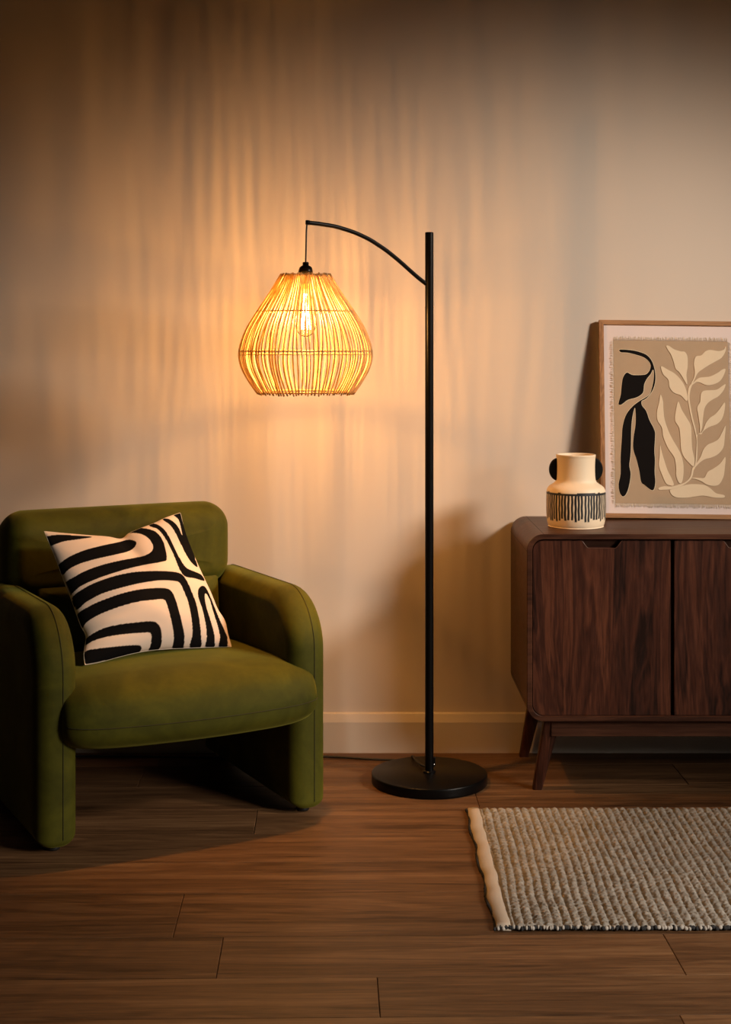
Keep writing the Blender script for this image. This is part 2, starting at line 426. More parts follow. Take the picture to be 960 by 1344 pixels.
# base frame
sbo('apron', box(SX0 + .072, X1 - .072, SYF + .035, SYF + .055, SZ0 - .051, SZ0 - .0005, .002), M['walnut_x'])
sbo('apron', box(SX0 + .072, X1 - .072, SYB - .075, SYB - .055, SZ0 - .051, SZ0 - .0005, .002), M['walnut_x'])
def leg(xt, xb, yc, yb):
    rings = []
    for t in np.linspace(0, 1, 7):
        x = xt + (xb - xt) * t; y = yc + (yb - yc) * t; z = (SZ0 - .0004) * (1 - t)
        hx = .0235 * (1 - t) + .0135 * t; hy = .018 * (1 - t) + .0125 * t
        rings.append([(a, b, z) for a, b in roundrect(x - hx, x + hx, y - hy, y + hy, [.005] * 4, 0, 3)])
    return loft(rings)
for s in (0, 1):
    for yc in (SYF + .055, SYB - .042):
        xt, xb = (SX0 + .078, SX0 + .036) if s == 0 else (X1 - .078, X1 - .036)
        yb = yc + (.012 if yc < -.2 else .012)
        sbo('leg', leg(xt, xb, yc, yb), M['walnut_z'], True, 40)

# ------------------------------------------------------------------ vase
VC = at(756.3, 690, 4.30); VC.z = STOP
vase = thing('vase', 'cream stoneware vase with black ear handles and painted drip stripes on the sideboard', 'vase', VC)
def r_at(px): return px / F * 4.30
def z_at(py): return (HC - (py - 450) / F * 4.30) - STOP
prof = [(0, .002), (r_at(33), 0.0), (r_at(36), .004), (r_at(37.5), .016), (r_at(38.6), .040), (r_at(39), .065), (r_at(38.6), z_at(644) - .006),
        (r_at(37.2), z_at(641)), (r_at(34.5), z_at(637.6)), (r_at(29.5), z_at(634.3)), (r_at(26.5), z_at(631.5)), (r_at(25.3), z_at(627)),
        (r_at(25.0), z_at(615)), (r_at(25.4), z_at(602)), (r_at(26.0), z_at(597.6)), (r_at(25.6), z_at(596.4)), (r_at(24.2), z_at(596.6)), (r_at(23.0), z_at(600)),
        (r_at(22.5), z_at(630)), (r_at(34), z_at(642)), (r_at(35), .03), (0, .015)]
pc = catmull([(a, b, 0) for a, b in prof], 6)
bm = bmesh.new(); add_lathe(bm, [(max(p.x, 0), p.y) for p in pc], 480)
ztop = z_at(644.5); nst = 56
rnd = random.Random(3)
st = [(rnd.uniform(-.2, .2), rnd.uniform(.44, .60), rnd.uniform(-.004, .004), rnd.random() * 6) for _ in range(nst)]
lay = bm.verts.layers.float_color.new('glaze')
zhi = z_at(645.5); zlo = z_at(680)
bmesh.ops.subdivide_edges(bm, edges=[e for e in bm.edges if abs(e.verts[0].co.z - e.verts[1].co.z) > .004 and e.verts[0].co.xy.length > .07], cuts=3)
for v in bm.verts:
    x, y, z = v.co; c = (.70, .575, .42)
    rr = math.hypot(x, y)
    wob = 1 + .006 * math.sin(3 * math.atan2(y, x) + z * 30) + .004 * math.sin(60 * z)
    v.co.x *= wob; v.co.y *= wob
    if rr > .076:
        t = (math.atan2(y, x) / (2 * PI)) % 1 * nst; k = int(t) % nst
        ph, wd, dz, q = st[k]
        u = t - int(t) - .5 - ph * .5 + .05 * math.sin(q + z * 170)
        amt = min(max((wd * .68 - abs(u)) / .09 + .5, 0), 1)
        if z < zhi + .0015 * math.sin(q) and z > zlo + dz + (.004 if k % 3 == 0 else 0) and amt > 0: c = tuple(a_ * (1 - amt) + b_ * amt for a_, b_ in zip(c, (.008, .010, .014)))
        if zhi - .0045 < z < zhi + .0028 + .001 * math.sin(k + q): c = (.008, .010, .014)
    v[lay] = (*c, 1)
obj('body', bm, M['ceramic_paint'], vase)
for s in (-1, 1):
    pts = []; zc = z_at(616); hh = z_at(601) - zc
    for k in range(17):
        t = -PI / 2 + PI * k / 16; pts.append((s * (r_at(24.6) + r_at(10.8) * math.cos(t) ** .8 if math.cos(t) > 0 else r_at(24.6) * s), zc + hh * math.sin(t)))
    pts = [(s * (r_at(23.5) + r_at(11.8) * max(math.cos(-PI / 2 + PI * k / 16), 0)), zc + hh * math.sin(-PI / 2 + PI * k / 16)) for k in range(17)]
    bm = bmesh.new(); vs = [bm.verts.new((a, -.006, b)) for a, b in pts]; f = bm.faces.new(vs)
    e = bmesh.ops.extrude_face_region(bm, geom=[f])
    for v in e['geom']:
        if isinstance(v, bmesh.types.BMVert): v.co.y = .006
    bmesh.ops.bevel(bm, geom=[e_ for e_ in bm.edges if abs(e_.verts[0].co.y - e_.verts[1].co.y) < 1e-5], offset=.0025, segments=3, affect='EDGES')
    o = obj('handle', bm, M['glaze_black'], vase, True, 50); o['label'] = 'black half-round ear handle'

# ------------------------------------------------------------------ leaning picture
FW, FH, FT = .445, .603, .016
lean = math.asin((.105 - .018) / FH)
fr = thing('picture_frame', 'oak framed abstract leaf print leaning on the wall behind the vase', 'picture', (0, 0, 0))
roll = R(.75)
fr.location = (.745, -.109, STOP + FW * math.sin(roll) + .0004)
fr.rotation_euler = (Matrix.Rotation(-lean, 4, 'X') @ Matrix.Rotation(roll, 4, 'Y')).to_euler()
O_ = [(0, 0), (FW, 0), (FW, FH), (0, FH)]; I_ = [(.0135, .0135), (FW - .0135, .0135), (FW - .0135, FH - .0135), (.0135, FH - .0135)]
for k in range(4):
    j = (k + 1) % 4; q = [O_[k], O_[j], I_[j], I_[k]]; bm = bmesh.new()
    f_ = [bm.verts.new((a, 0, b)) for a, b in q]; b_ = [bm.verts.new((a, FT, b)) for a, b in q]
    bm.faces.new(f_); bm.faces.new(b_[::-1])
    for i in range(4): bm.faces.new((f_[i], b_[i], b_[(i + 1) % 4], f_[(i + 1) % 4]))
    obj('frame_rail' if k % 2 == 0 else 'frame_stile', bm, M['oak_x'] if k % 2 == 0 else M['oak'], fr, False)
obj('backing_board', box(.004, FW - .004, FT - .003, FT, .004, FH - .004), M['dark'], fr, False)
mount = obj('mount', box(.010, FW - .010, .006, .012, .010, FH - .010), M['mat'], fr, False)
# linen panel and print shapes, traced on the frame's own plane (zoomed drawing units -> metres)
Z3 = 4.635
Mw = fr.matrix_basis.copy(); Mi = Mw.inverted()
Mw = Matrix.LocRotScale(fr.location, fr.rotation_euler, None); Mi = Mw.inverted()
def onframe(px, py, y=.005):
    p = Mw @ Vector((0, y, 0)); n = (Mw.to_3x3() @ Vector((0, 1, 0)))
    d = ray(px, py); t = (p - CAMP).dot(n) / d.dot(n); q = Mi @ (CAMP + d * t); return q.x, q.z
def tr(pts): return [onframe(760 + a / Z3, 410 + b / Z3) for a, b in pts]
lx0, lz1 = onframe(760 + 212 / Z3, 410 + 170 / Z3); _, lz0 = onframe(760 + 225 / Z3, 410 + 1160 / Z3); lx1 = FW - (lx0 - .006)
lx1 = onframe(760 + 912 / Z3, 500)[0]
linen = obj('linen_panel', box(lx0, lx1, .0045, .006, lz0, lz1), M['linen'], fr, False)
rnd = random.Random(11); bm = bmesh.new()
def fr_tuft(a, b, horizontal, s):
    ln = rnd.uniform(.008, .014)
    if horizontal: p0 = (a, .005, b); p1 = (a + rnd.uniform(-.003, .003), .0046, b + s * ln)
    else: p0 = (a, .005, b); p1 = (a + s * ln, .0046, b + rnd.uniform(-.003, .003))
    add_tube(bm, [p0, p1], .0005, 4)
n = 150
for k in range(n):
    x = lx0 + (lx1 - lx0) * k / n; fr_tuft(x, lz1, True, 1); fr_tuft(x, lz0, True, -1)
for k in range(190):
    z = lz0 + (lz1 - lz0) * k / 190; fr_tuft(lx0, z, False, -1); fr_tuft(lx1, z, False, 1)
o = obj('fringe', bm, M['fringe'], linen); o['kind'] = 'stuff'; o['label'] = 'frayed pale threads around the linen panel'
def offs(pts, d):
    P = [Vector((a, b)) for a, b in pts]; A = sum(P[i - 1].x * P[i].y - P[i].x * P[i - 1].y for i in range(len(P)))
    s = 1 if A > 0 else -1; out = []
    for i, p in enumerate(P):
        t = (P[(i + 1) % len(P)] - P[i - 1]).normalized(); out.append(p + Vector((t.y, -t.x)) * d * s)
    return [(p.x, p.y) for p in out]
def shape_bm(polys, y0, y1, n=5, grow=0):
    bm = bmesh.new()
    for pts in polys:
        c = catmull([(a, b, 0) for a, b in tr(pts)], n, True); q = [(p.x, p.y) for p in c]
        if grow: q = offs(q, grow)
        vs = [bm.verts.new((a, y1, b)) for a, b in q]
        f = bm.faces.new(vs); e = bmesh.ops.extrude_face_region(bm, geom=[f])
        for v in e['geom']:
            if isinstance(v, bmesh.types.BMVert): v.co.y = y0
    bmesh.ops.triangulate(bm, faces=[f for f in bm.faces if len(f.verts) > 4])
    return bm
black = [
 # curl and upper wing in one outline
 [(246,232),(255,226),(300,228),(352,236),(408,256),(440,288),(456,325),(466,375),(464,430),(446,480),(420,515),(398,532),(383,540),(384,565),(410,600),(430,655),(462,720),(464,770),(460,840),(464,900),(462,970),(466,1030),(458,1075),(440,1080),(400,1050),(380,1030),(368,960),(352,895),(332,830),(334,760),(345,690),(347,620),(343,582),(337,590),(326,640),(320,700),(318,800),(315,870),(308,930),(316,985),(305,1060),(288,1105),(268,1120),(250,1095),(243,1045),(255,980),(255,880),(262,770),(268,690),(290,620),(330,570),(372,538),(400,522),(432,498),(446,460),(456,410),(458,360),(450,350),(438,375),(414,405),(398,440),(390,490),(350,518),(300,532),(262,560),(246,562),(243,550),(256,500),(262,440),(270,395),(290,367),(308,372),(330,381),(385,381),(412,375),(432,352),(438,325),(428,300),(398,275),(350,258),(300,246),(258,243)],
]
leaves = [
 [(532,205),(548,204),(580,225),(620,238),(645,241),(661,270),(662,330),(655,380),(660,430),(655,437),(640,410),(612,365),(590,345),(577,300),(560,255),(540,225)],
 [(503,328),(540,348),(580,370),(612,400),(640,440),(658,490),(662,530),(652,537),(620,505),(580,490),(552,455),(545,410),(515,380),(503,350)],
 [(700,400),(706,360),(700,310),(712,270),(745,262),(770,238),(800,229),(850,236),(880,228),(894,208),(893,235),(870,275),(830,300),(790,322),(755,345),(725,368),(708,400),(690,440),(684,432)],
 [(892,345),(885,375),(866,410),(840,430),(800,443),(770,441),(740,428),(715,425),(690,442),(700,425),(730,400),(760,395),(800,390),(845,368),(870,350)],
 [(893,438),(880,475),(850,510),(815,530),(785,552),(765,585),(756,640),(750,700),(738,732),(736,690),(728,630),(720,580),(738,545),(742,500),(760,478),(800,474),(840,470),(870,450)],
 [(888,548),(886,600),(870,650),(840,680),(800,695),(770,712),(745,736),(758,712),(775,670),(800,640),(830,620),(855,590)],
 [(893,690),(888,760),(880,820),(850,860),(810,882),(765,895),(735,915),(706,945),(712,925),(740,880),(758,835),(785,805),(820,790),(850,770),(872,730)],
 [(892,880),(888,950),(880,1000),(855,1045),(820,1056),(780,1048),(750,1030),(715,1015),(688,1010),(700,1006),(740,1008),(765,1005),(785,970),(820,950),(860,920)],
 [(497,500),(512,540),(515,590),(522,650),(545,720),(575,780),(610,840),(632,900),(638,960),(632,1020),(620,1040),(605,1030),(592,990),(592,940),(580,880),(545,830),(515,760),(505,700),(478,655),(476,600),(488,550)],
 [(605,543),(625,590),(655,640),(682,690),(686,760),(690,830),(703,890),(702,930),(694,935),(680,925),(640,880),(622,830),(618,760),(610,700),(586,660),(590,600)],
 [(494,808),(505,850),(520,900),(540,960),(560,1000),(577,1040),(574,1054),(555,1052),(530,1040),(505,985),(487,930),(492,870)],
 [(560,1078),(600,1068),(650,1050),(700,1045),(760,1050),(800,1070),(835,1100),(884,1112),(880,1128),(820,1127),(760,1115),(710,1120),(660,1128),(600,1127),(568,1112),(555,1090)],
]
stem = [(486,1068),(520,1058),(560,1060),(610,1048),(650,1032),(678,1000),(690,950),(706,930),(712,880),(716,800),(714,760),(700,700),(684,640),(672,580),(664,530),(664,480),(672,450),(684,436),(690,442),(680,470),(674,520),(682,580),(696,650),(712,710),(718,745),(735,735),(752,732),(745,742),(722,748),(722,820),(719,900),(708,945),(700,960),(690,1000),(672,1025),(620,1060),(560,1076),(520,1079),(490,1080)]
ol = obj('pale_outline', shape_bm(black, .0042, .0050, 4, .0014), M['outline'], linen, False)
pf = obj('black_figure', shape_bm(black, .0036, .0048, 4), M['inkblack'], linen, False); pf['label'] = 'black cut-out seed pod shape'
for q in leaves:
    o = obj('cream_leaf', shape_bm([q], .0030, .0048, 4), M['leafcream'], linen, False)
obj('cream_stem', shape_bm([stem], .0032, .0048, 4), M['leafcream'], linen, False)

# ------------------------------------------------------------------ floor lamp
LX, LY = (563.8 - PX) / F * 4.25, 4.25 - CD
lamp = thing('floor_lamp', 'black arched floor lamp with glowing pear-shaped rattan shade', 'floor lamp', (LX, LY, 0))
def lz(py): return HC - (py - 450) / F * 4.25
def lx(px): return (px - 563.8) / F * 4.25
base_prof = [(0, 0), (.1635, 0), (.1655, .002), (.166, .006), (.166, .025), (.1650, .0275), (.1625, .029), (0, .029)]
bm = bmesh.new(); add_lathe(bm, base_prof, 128); obj('base', bm, M['black'], lamp, True, 50)
bm = bmesh.new(); add_lathe(bm, [(.0185, .029), (.0185, .033), (.0165, .035), (.0120, .035)], 40); obj('collar', bm, M['black'], lamp, True, 40)
bm = bmesh.new(); add_lathe(bm, [(.0122, .029), (.0122, lz(305.5)), (.0105, lz(305.5) + .0015), (0, lz(305.5) + .0015)], 48)
obj('pole', bm, M['black'], lamp, True, 40)
bm = bmesh.new(); add_lathe(bm, [(.0124, lz(403)), (.0127, lz(403)), (.0127, lz(404)), (.0124, lz(404))], 48); obj('pole_joint', bm, M['black'], lamp)
arm = [(403.4,292.2),(415,293.3),(427.5,295.2),(439.5,297.2),(451.6,300.6),(463.8,304.6),(475.6,309.6),(486.3,315),(496.3,321.3),(507,328.6),(516.9,336.4),(527.6,345.4),(537.5,354.3),(549.5,364.8),(561.6,374.2)]
# the arm reaches forward from the pole, so the shade hangs DS from the camera plane
DS = 4.02; SYc = DS - 4.25
def armp(px, py):
    D = 4.25 + (DS - 4.25) * min(max((561.6 - px) / (561.6 - 403.4), 0), 1)
    q = at(px, py, D); return Vector((q.x - LX, q.y - LY, q.z))
def sz(py): return HC - (py - 450) / F * DS
bm = bmesh.new(); pa = catmull([armp(a, b) for a, b in arm], 3)
add_tube(bm, pa, .0060, 12)
ar = obj('arm', bm, M['black'], lamp)
bm = bmesh.new(); add_tube(bm, [armp(401.2, 292), armp(402.2, 292), armp(406, 292.3)], [.0055, .0068, .0068], 14); obj('arm_end', bm, M['black'], ar)
SC0 = armp(401.4, 346); SXc = SC0.x
bm = bmesh.new(); add_tube(bm, catmull([armp(403.2, 293), armp(402.3, 305), armp(401.9, 325), SC0], 5), .0022, 8)
obj('pendant_cord', bm, M['rubber'], lamp)
C0 = (SXc, SYc, 0); KS = DS / 4.25
bm = bmesh.new()
add_lathe(bm, [(0, sz(344)), (.0075, sz(344)), (.0085, sz(345)), (.0085, sz(348.3)), (.012, sz(349)), (.017, sz(351)), (.0195, sz(355)), (.0198, sz(359.5)), (.0150, sz(361)), (0, sz(361))], 32, C0)
obj('socket_cover', bm, M['black'], lamp)
bm = bmesh.new(); add_lathe(bm, [(.0145, sz(361)), (.0150, sz(362)), (.0150, sz(371)), (.0130, sz(373)), (0, sz(373))], 28, C0); obj('bulb_holder', bm, M['black'], lamp)
# rattan shade
zt, z1_, z2_, zb = sz(361), sz(409), sz(460.5), sz(515.5)
ctrl = [(0.0638, zt + .001), (0.0946, sz(384)), (0.1296, z1_), (0.1608, sz(434)), (0.1783, z2_), (0.1731, sz(481)), (0.1514, sz(501)), (0.1286, zb)]
def shade_r(z):
    for (r0, a), (r1, b) in zip(ctrl, ctrl[1:]):
        if b <= z <= a: return r0 + (r1 - r0) * (a - z) / (a - b)
    return ctrl[0][0] if z > ctrl[0][1] else ctrl[-1][0]
rnd = random.Random(7); bm = bmesh.new(); NR = 98
for k in range(NR):
    th = 2 * PI * (k + rnd.uniform(-.16, .16)) / NR; sk = rnd.uniform(-.06, .06); rad = rnd.uniform(.0018, .0027)
    zz0 = zb - rnd.uniform(.001, .006); pts = []
    pr = [(.0638, zt + rnd.uniform(.000, .004))] + ctrl[1:-1] + [(.1286 - .001, zz0)]
    cc = catmull([(a, b, 0) for a, b in pr], 3)
    for i, p in enumerate(cc):
        u = i / (len(cc) - 1); t = th + sk * math.sin(PI * u * 2) * .6 + sk * (u - .5) * .5
        rj = p.x + .0022 * math.sin(k * 1.7) * (1 if k % 2 else .3)
        pts.append((SXc + rj * math.cos(t), SYc + rj * math.sin(t), p.y))
    add_tube(bm, pts, rad, 6)
sh = obj('lamp_shade', bm, M['rattan'], lamp); sh['label'] = 'pear-shaped shade of pale rattan canes'
for r, z, rr in ((.0622, zt - .004, .0024), (.1272, z1_, .0018), (.1756, z2_, .0020), (.1758, z2_ - .009, .0012), (.1270, zb + .003, .0024)):
    bm = bmesh.new(); add_tube(bm, [(SXc + r * math.cos(2 * PI * i / 72), SYc + r * math.sin(2 * PI * i / 72), z) for i in range(72)], rr, 7, True)
    obj('hoop', bm, M['rattan_dark'], sh)
bm = bmesh.new()
for i in range(3):
    a = PI / 2 + i * 2 * PI / 3; add_tube(bm, [(SXc + .018 * math.cos(a), SYc + .018 * math.sin(a), zt - .002), (SXc + .060 * math.cos(a), SYc + .060 * math.sin(a), zt - .004)], .0015, 6)
add_tube(bm, [(SXc + .018 * math.cos(2 * PI * i / 24), SYc + .018 * math.sin(2 * PI * i / 24), zt - .002) for i in range(24)], .0018, 6, True)
obj('spider_fitting', bm, M['black'], sh)
# bulb
zb0 = sz(373)
bm = bmesh.new(); add_lathe(bm, [(.0125, zb0 + .004), (.0135, zb0), (.0135, zb0 - .012), (.012, zb0 - .014)], 24, C0)
bulb = obj('bulb', bm, M['brass'], lamp)
gp_ = [(.012, zb0 - .012), (.014, zb0 - .022), (.020, zb0 - .045), (.0275, zb0 - .075), (.030, zb0 - .098), (.027, zb0 - .120), (.018, zb0 - .136), (.006, zb0 - .1425), (0, zb0 - .143)]
bm = bmesh.new(); add_lathe(bm, [(max(p.x, 0), p.y) for p in catmull([(a, b, 0) for a, b in gp_], 4)], 32, C0)
obj('bulb_glass', bm, M['glass'], bulb)
bm = bmesh.new()
for i in range(6):
    a0 = 2 * PI * i / 6 + .3
    add_tube(bm, [(SXc + .0045 * math.cos(a0), SYc + .0045 * math.sin(a0), zb0 - .026), (SXc + .0075 * math.cos(a0 + .5), SYc + .0075 * math.sin(a0 + .5), zb0 - .075), (SXc + .0130 * math.cos(a0 + .9), SYc + .0130 * math.sin(a0 + .9), zb0 - .122)], .0011, 5)
obj('filament', bm, M['filament'], bulb)
ld = bpy.data.lights.new('bulb_light', 'POINT'); ld.energy = BULB_POWER; ld.color = BULB_COLOR; ld.shadow_soft_size = .017
lo = bpy.data.objects.new('bulb_light', ld); COL.objects.link(lo); lo.parent = lamp; lo.location = (SXc, SYc, zb0 - .100)
# cable: clip at the back of the pole, runs off behind the armchair
bm = bmesh.new()
g0 = lambda px, py: Vector(((px - PX) / F * (HC * F / (py - PY)) - LX, HC * F / (py - PY) - CD - LY, .0035))
cp = [(.004, .016, .075), (.013, .017, .055), (.0125, .019, .040), (.004, .028, .034), (-.018, .050, .034), (-.034, .10, .034), (-.042, .150, .033), (-.05, .190, .012), (-.08, .215, .0036), (-.16, .222, .0036),
      (-.27, .246, .0036), (-.36, .252, .0036), (-.60, .240, .0036), (-1.0, .255, .0036), (-1.45, .245, .0036), (-2.0, .25, .0036)]
add_tube(bm, catmull(cp, 6), .0033, 8); obj('power_cable', bm, M['rubber'], lamp)
bm = bmesh.new(); add_box(bm, .009, .018, .004, .018, .044, .070, .002); cl = obj('cable_clip', bm, M['black'], lamp, False)
bm = bmesh.new(); add_tube(bm, [(.0135, .003, .050), (.0135, .0005, .050)], .0026, 10); obj('screw', bm, M['chrome'], cl)

# ------------------------------------------------------------------ rug
RX0, RX1, RY0, RY1 = .303, 1.80, 3.175 - CD, 3.985 - CD
rug = thing('rug', 'grey beige chunky ribbed wool rug with a cream hem on the floor', 'rug', ((RX0 + RX1) / 2, (RY0 + RY1) / 2, 0))
def make_rug():
    hem = .032; x0 = RX0 + hem; nx, ny = 620, 330
    xs = np.linspace(x0, RX1, nx); ys = np.linspace(RY0, RY1, ny); X, Y = np.meshgrid(xs, ys)
    rs = np.random.RandomState(2)
    def vnoise(X, Y, s, seed):
        r = np.random.RandomState(seed); g = r.rand(256, 256); a = X / s; b = Y / s
        i = np.floor(a).astype(int); j = np.floor(b).astype(int); u = a - i; v = b - j; u = u * u * (3 - 2 * u); v = v * v * (3 - 2 * v)
        G_ = lambda p, q: g[p % 256, q % 256]
        return (G_(i, j) * (1 - u) * (1 - v) + G_(i + 1, j) * u * (1 - v) + G_(i, j + 1) * (1 - u) * v + G_(i + 1, j + 1) * u * v)
    pitch = .0205; Xw = X + .006 * (vnoise(X, Y, .11, 1) - .5) + .012 * (vnoise(X, Y, .45, 9) - .5) - .02 * (Y - RY0)
    k = np.floor(Xw / pitch).astype(int); f = Xw / pitch - k
    rib = np.sqrt(np.clip(1 - (2 * f - 1) ** 2, 0, 1))
    off = (rs.rand(400))[k % 400]
    kn = Y / .020 + off + f * .9; fk = kn - np.floor(kn); knot = np.sqrt(np.clip(1 - (2 * fk - 1) ** 2, 0, 1))
    h = .0055 + .0075 * rib * (.50 + .50 * knot) + .0034 * (vnoise(X, Y, .007, 4) - .5) + .0028 * (vnoise(X, Y, .004, 5) - .5)
    edge = np.minimum(np.minimum(Y - RY0, RY1 - Y), X - x0); h *= np.clip(.45 + edge / .012, 0, 1)
    kk = np.floor(kn).astype(int)
    tone = rs.rand(997)[(k * 31 + kk * 17) % 997]; big = vnoise(X, Y, .2, 8)
    t = .72 + .22 * tone + .16 * (vnoise(X, Y, .004, 6) - .5) + .15 * (big - .5)
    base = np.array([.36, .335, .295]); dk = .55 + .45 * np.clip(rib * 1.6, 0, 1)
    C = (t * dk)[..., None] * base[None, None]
    fleck = (vnoise(X, Y, .003, 12) > .86) & (vnoise(X, Y, .05, 13) > .5); C[fleck] *= .45
    zdrift = .0
    verts = np.stack([X, Y, h], -1).reshape(-1, 3); idx = np.arange(nx * ny).reshape(ny, nx)
    faces = np.stack([idx[:-1, :-1], idx[:-1, 1:], idx[1:, 1:], idx[1:, :-1]], -1).reshape(-1, 4)
    me = bpy.data.meshes.new('pile'); me.from_pydata(verts.tolist(), [], faces.tolist())
    a = me.color_attributes.new('yarn', 'FLOAT_COLOR', 'POINT'); cols = np.ones((nx * ny, 4), np.float32); cols[:, :3] = C.reshape(-1, 3); a.data.foreach_set('color', cols.ravel())
    me.transform(Matrix.Translation(-rug.location)); return me
link('pile', make_rug(), M['wool'], rug)
T = -rug.location
bm = bmesh.new(); rows = []
for i in range(41):
    y = RY0 - .002 + (RY1 - RY0 + .002) * i / 40; wv = .0022 * math.sin(i * .55) + .002 * math.sin(i * 1.3)
    zz = .011 + .0012 * math.sin(i * .9); xl = RX0 + wv * .9; xr = RX0 + .0335 + wv * .5
    rows.append([(xl, y, .001), (xl - .001, y, zz * .5), (xl + .003, y, zz), ((xl + xr) / 2, y, zz + .0012), (xr - .004, y, zz + .0005), (xr, y, zz - .004), (xr, y, .001)])
b2 = loft(rows); b2.transform(Matrix.Translation(T)); o = obj('hem', b2, M['tape'], rug); o['label'] = 'cream cotton hem along the left end'
rnd = random.Random(4); bw = bmesh.new(); bb = bmesh.new(); x = RX0 + .006
def blob(b, c, s):
    t = bmesh.new(); bmesh.ops.create_icosphere(t, subdivisions=2, radius=1)
    merge(b, t, Matrix.Translation(c) @ Matrix.Rotation(rnd.uniform(-.8, .8), 4, 'Z') @ Matrix.Diagonal((*s, 1)))
while x < RX1:
    s = rnd.uniform(.0028, .0060)
    blob(bw if rnd.random() < .52 else bb, (x, RY0 - .001 + rnd.uniform(-.0022, .0022), rnd.uniform(.0055, .0085)), (s, .0045, .0048)); x += s * 1.35
x = RY0
while x < RY1:
    blob(bb, (RX0 - .001 + .0035 * math.sin((x - RY0) / (RY1 - RY0) * 40 * .55), x, .0045), (.0035, .006, .0040)); x += .008  # dark beads down the left side stand in for the hem's shadow
for b_, mt, nm in ((bw, 'white_yarn', 'white'), (bb, 'black_yarn_and_shade', 'black')):
    b_.transform(Matrix.Translation(T)); o = obj('edge_stitching', b_, M[mt], rug); o['label'] = nm + ' yarn stitches along the rug edge'; o['kind'] = 'stuff'

# ------------------------------------------------------------------ armchair
CH = Vector((-.422, 3.80 - CD, 0)); CA = R(27)
ch = thing('armchair', 'olive green velvet armchair with rounded slab arms and thick seat', 'armchair', CH, CA)
AW, AT, AD, AH = .398, .110, .665, .588        # half width, arm thickness, depth, height
def arm_outline(ins): return roundrect(.0, AD, .014, AH, [.020, .020, .10, .155], ins, 14)
for s in (-1, 1):
    x0, x1 = (-AW, -AW + AT) if s < 0 else (AW - AT, AW)
    bm = slab('x', x0, x1, arm_outline, .046, 8)
    # gentle crown of the top towards the back and soft pillowing
    for v in bm.verts:
        if v.co.z > .3: v.co.z += .008 * math.sin(PI * min(max(v.co.y / AD, 0), 1)) * (v.co.z - .3) / .29
    a = obj('arm', bm, M['velvet'], ch)
    xm = (x0 + x1) / 2 + .012 * (1 if s > 0 else 1)
    def seam_line(xc, ins=-.0008):
        pts = arm_outline(ins); P = [(xc, y, z + .008 * math.sin(PI * min(max(y / AD, 0), 1)) * max(z - .3, 0) / .29) for y, z in pts]
        k0 = 15 * 3; # start of front top corner arc .. go from rear top over the front down
        front = P[30 + 0:45] + P[45:60] + P[0:1]
        return front
    bm = bmesh.new(); L_ = seam_line(xm); LL = []
    for p, q in zip(L_, L_[1:]):
        m_ = max(1, int((Vector(q) - Vector(p)).length / .02))
        for t in range(m_): LL.append(Vector(p).lerp(Vector(q), t / m_))
    LL.append(Vector(L_[-1]))
    add_tube(bm, LL, .0008, 5); obj('seam', bm, M['seam'], a)
    for yy in (.05, AD - .07):
        bm = bmesh.new(); add_lathe(bm, [(0, 0), (.016, 0), (.018, .003), (.018, .018), (0, .018)], 20, ((x0 + x1) / 2, yy, 0)); obj('foot', bm, M['rubber'], ch)

# seat: thick cushion whose nose wraps in front of the arms
def make_seat():
    W_, z0, z1 = .345, .237, .412; n = 40; rings = []; seams = []
    us = [-1 + 2 * i / 56 for i in range(57)]
    us = [math.sin(u * PI / 2) for u in us]
    for u in us:
        x = .010 + W_ * u; e = 1 - abs(u) ** 9.0; e = max(e, 0) ** .5; c = 1 - u * u
        yf = -.056 - .022 * c; yb = .50; hz = (z1 - z0) / 2 * (.62 + .38 * e); zc = (z0 + z1) / 2 + .004 * (1 - c)
        yf = yf + .045 * (1 - e); ring = []
        for k in range(n):
            t = 2 * PI * k / n; cy, cz = math.cos(t), math.sin(t)
            sy = abs(cy) ** .42 * (1 if cy > 0 else -1); sz = abs(cz) ** .62 * (1 if cz > 0 else -1)
            y = (yf + yb) / 2 - sy * (yb - yf) / 2; 
            z = zc + hz * sz
            fy = min(max((y - yf) / .36, 0), 1)
            if cz > 0: z += .026 * c * math.sin(PI * min(fy * .5 + .25, 1)) * cz * (.2 + .8 * fy ** .5) - .012 * fy
            if cz < 0: z -= .002 * c * (1 - fy)
            # front of the nose slopes: fuller low down
            if sy > .6: y += .022 * (sz * .5 + .2) * (1 if cz > 0 else .0)
            ring.append((x, y, z))
        rings.append(ring)
        seams.append((x, yf - .0004 + .008, zc + hz * .02 + .012))
    return loft(rings), rings
bm, rings = make_seat(); seat = obj('seat', bm, M['velvet'], ch)
ss = seat.modifiers.new('s', 'SUBSURF'); ss.levels = 1; ss.render_levels = 2
# piping seam along the nose, following the ring vertex just above its front point
kk = 39
bm = bmesh.new(); add_tube(bm, [(Vector(r[0]) * .55 + Vector(r[kk]) * .45) + Vector((0, -.0022, .0)) for r in rings[3:-3]], .0009, 5); obj('seam', bm, M['seam'], seat)
# under frame
obj('seat_frame', box(-.285, .285, .10, .60, .268, .30, .006), M['dark'], ch, False)

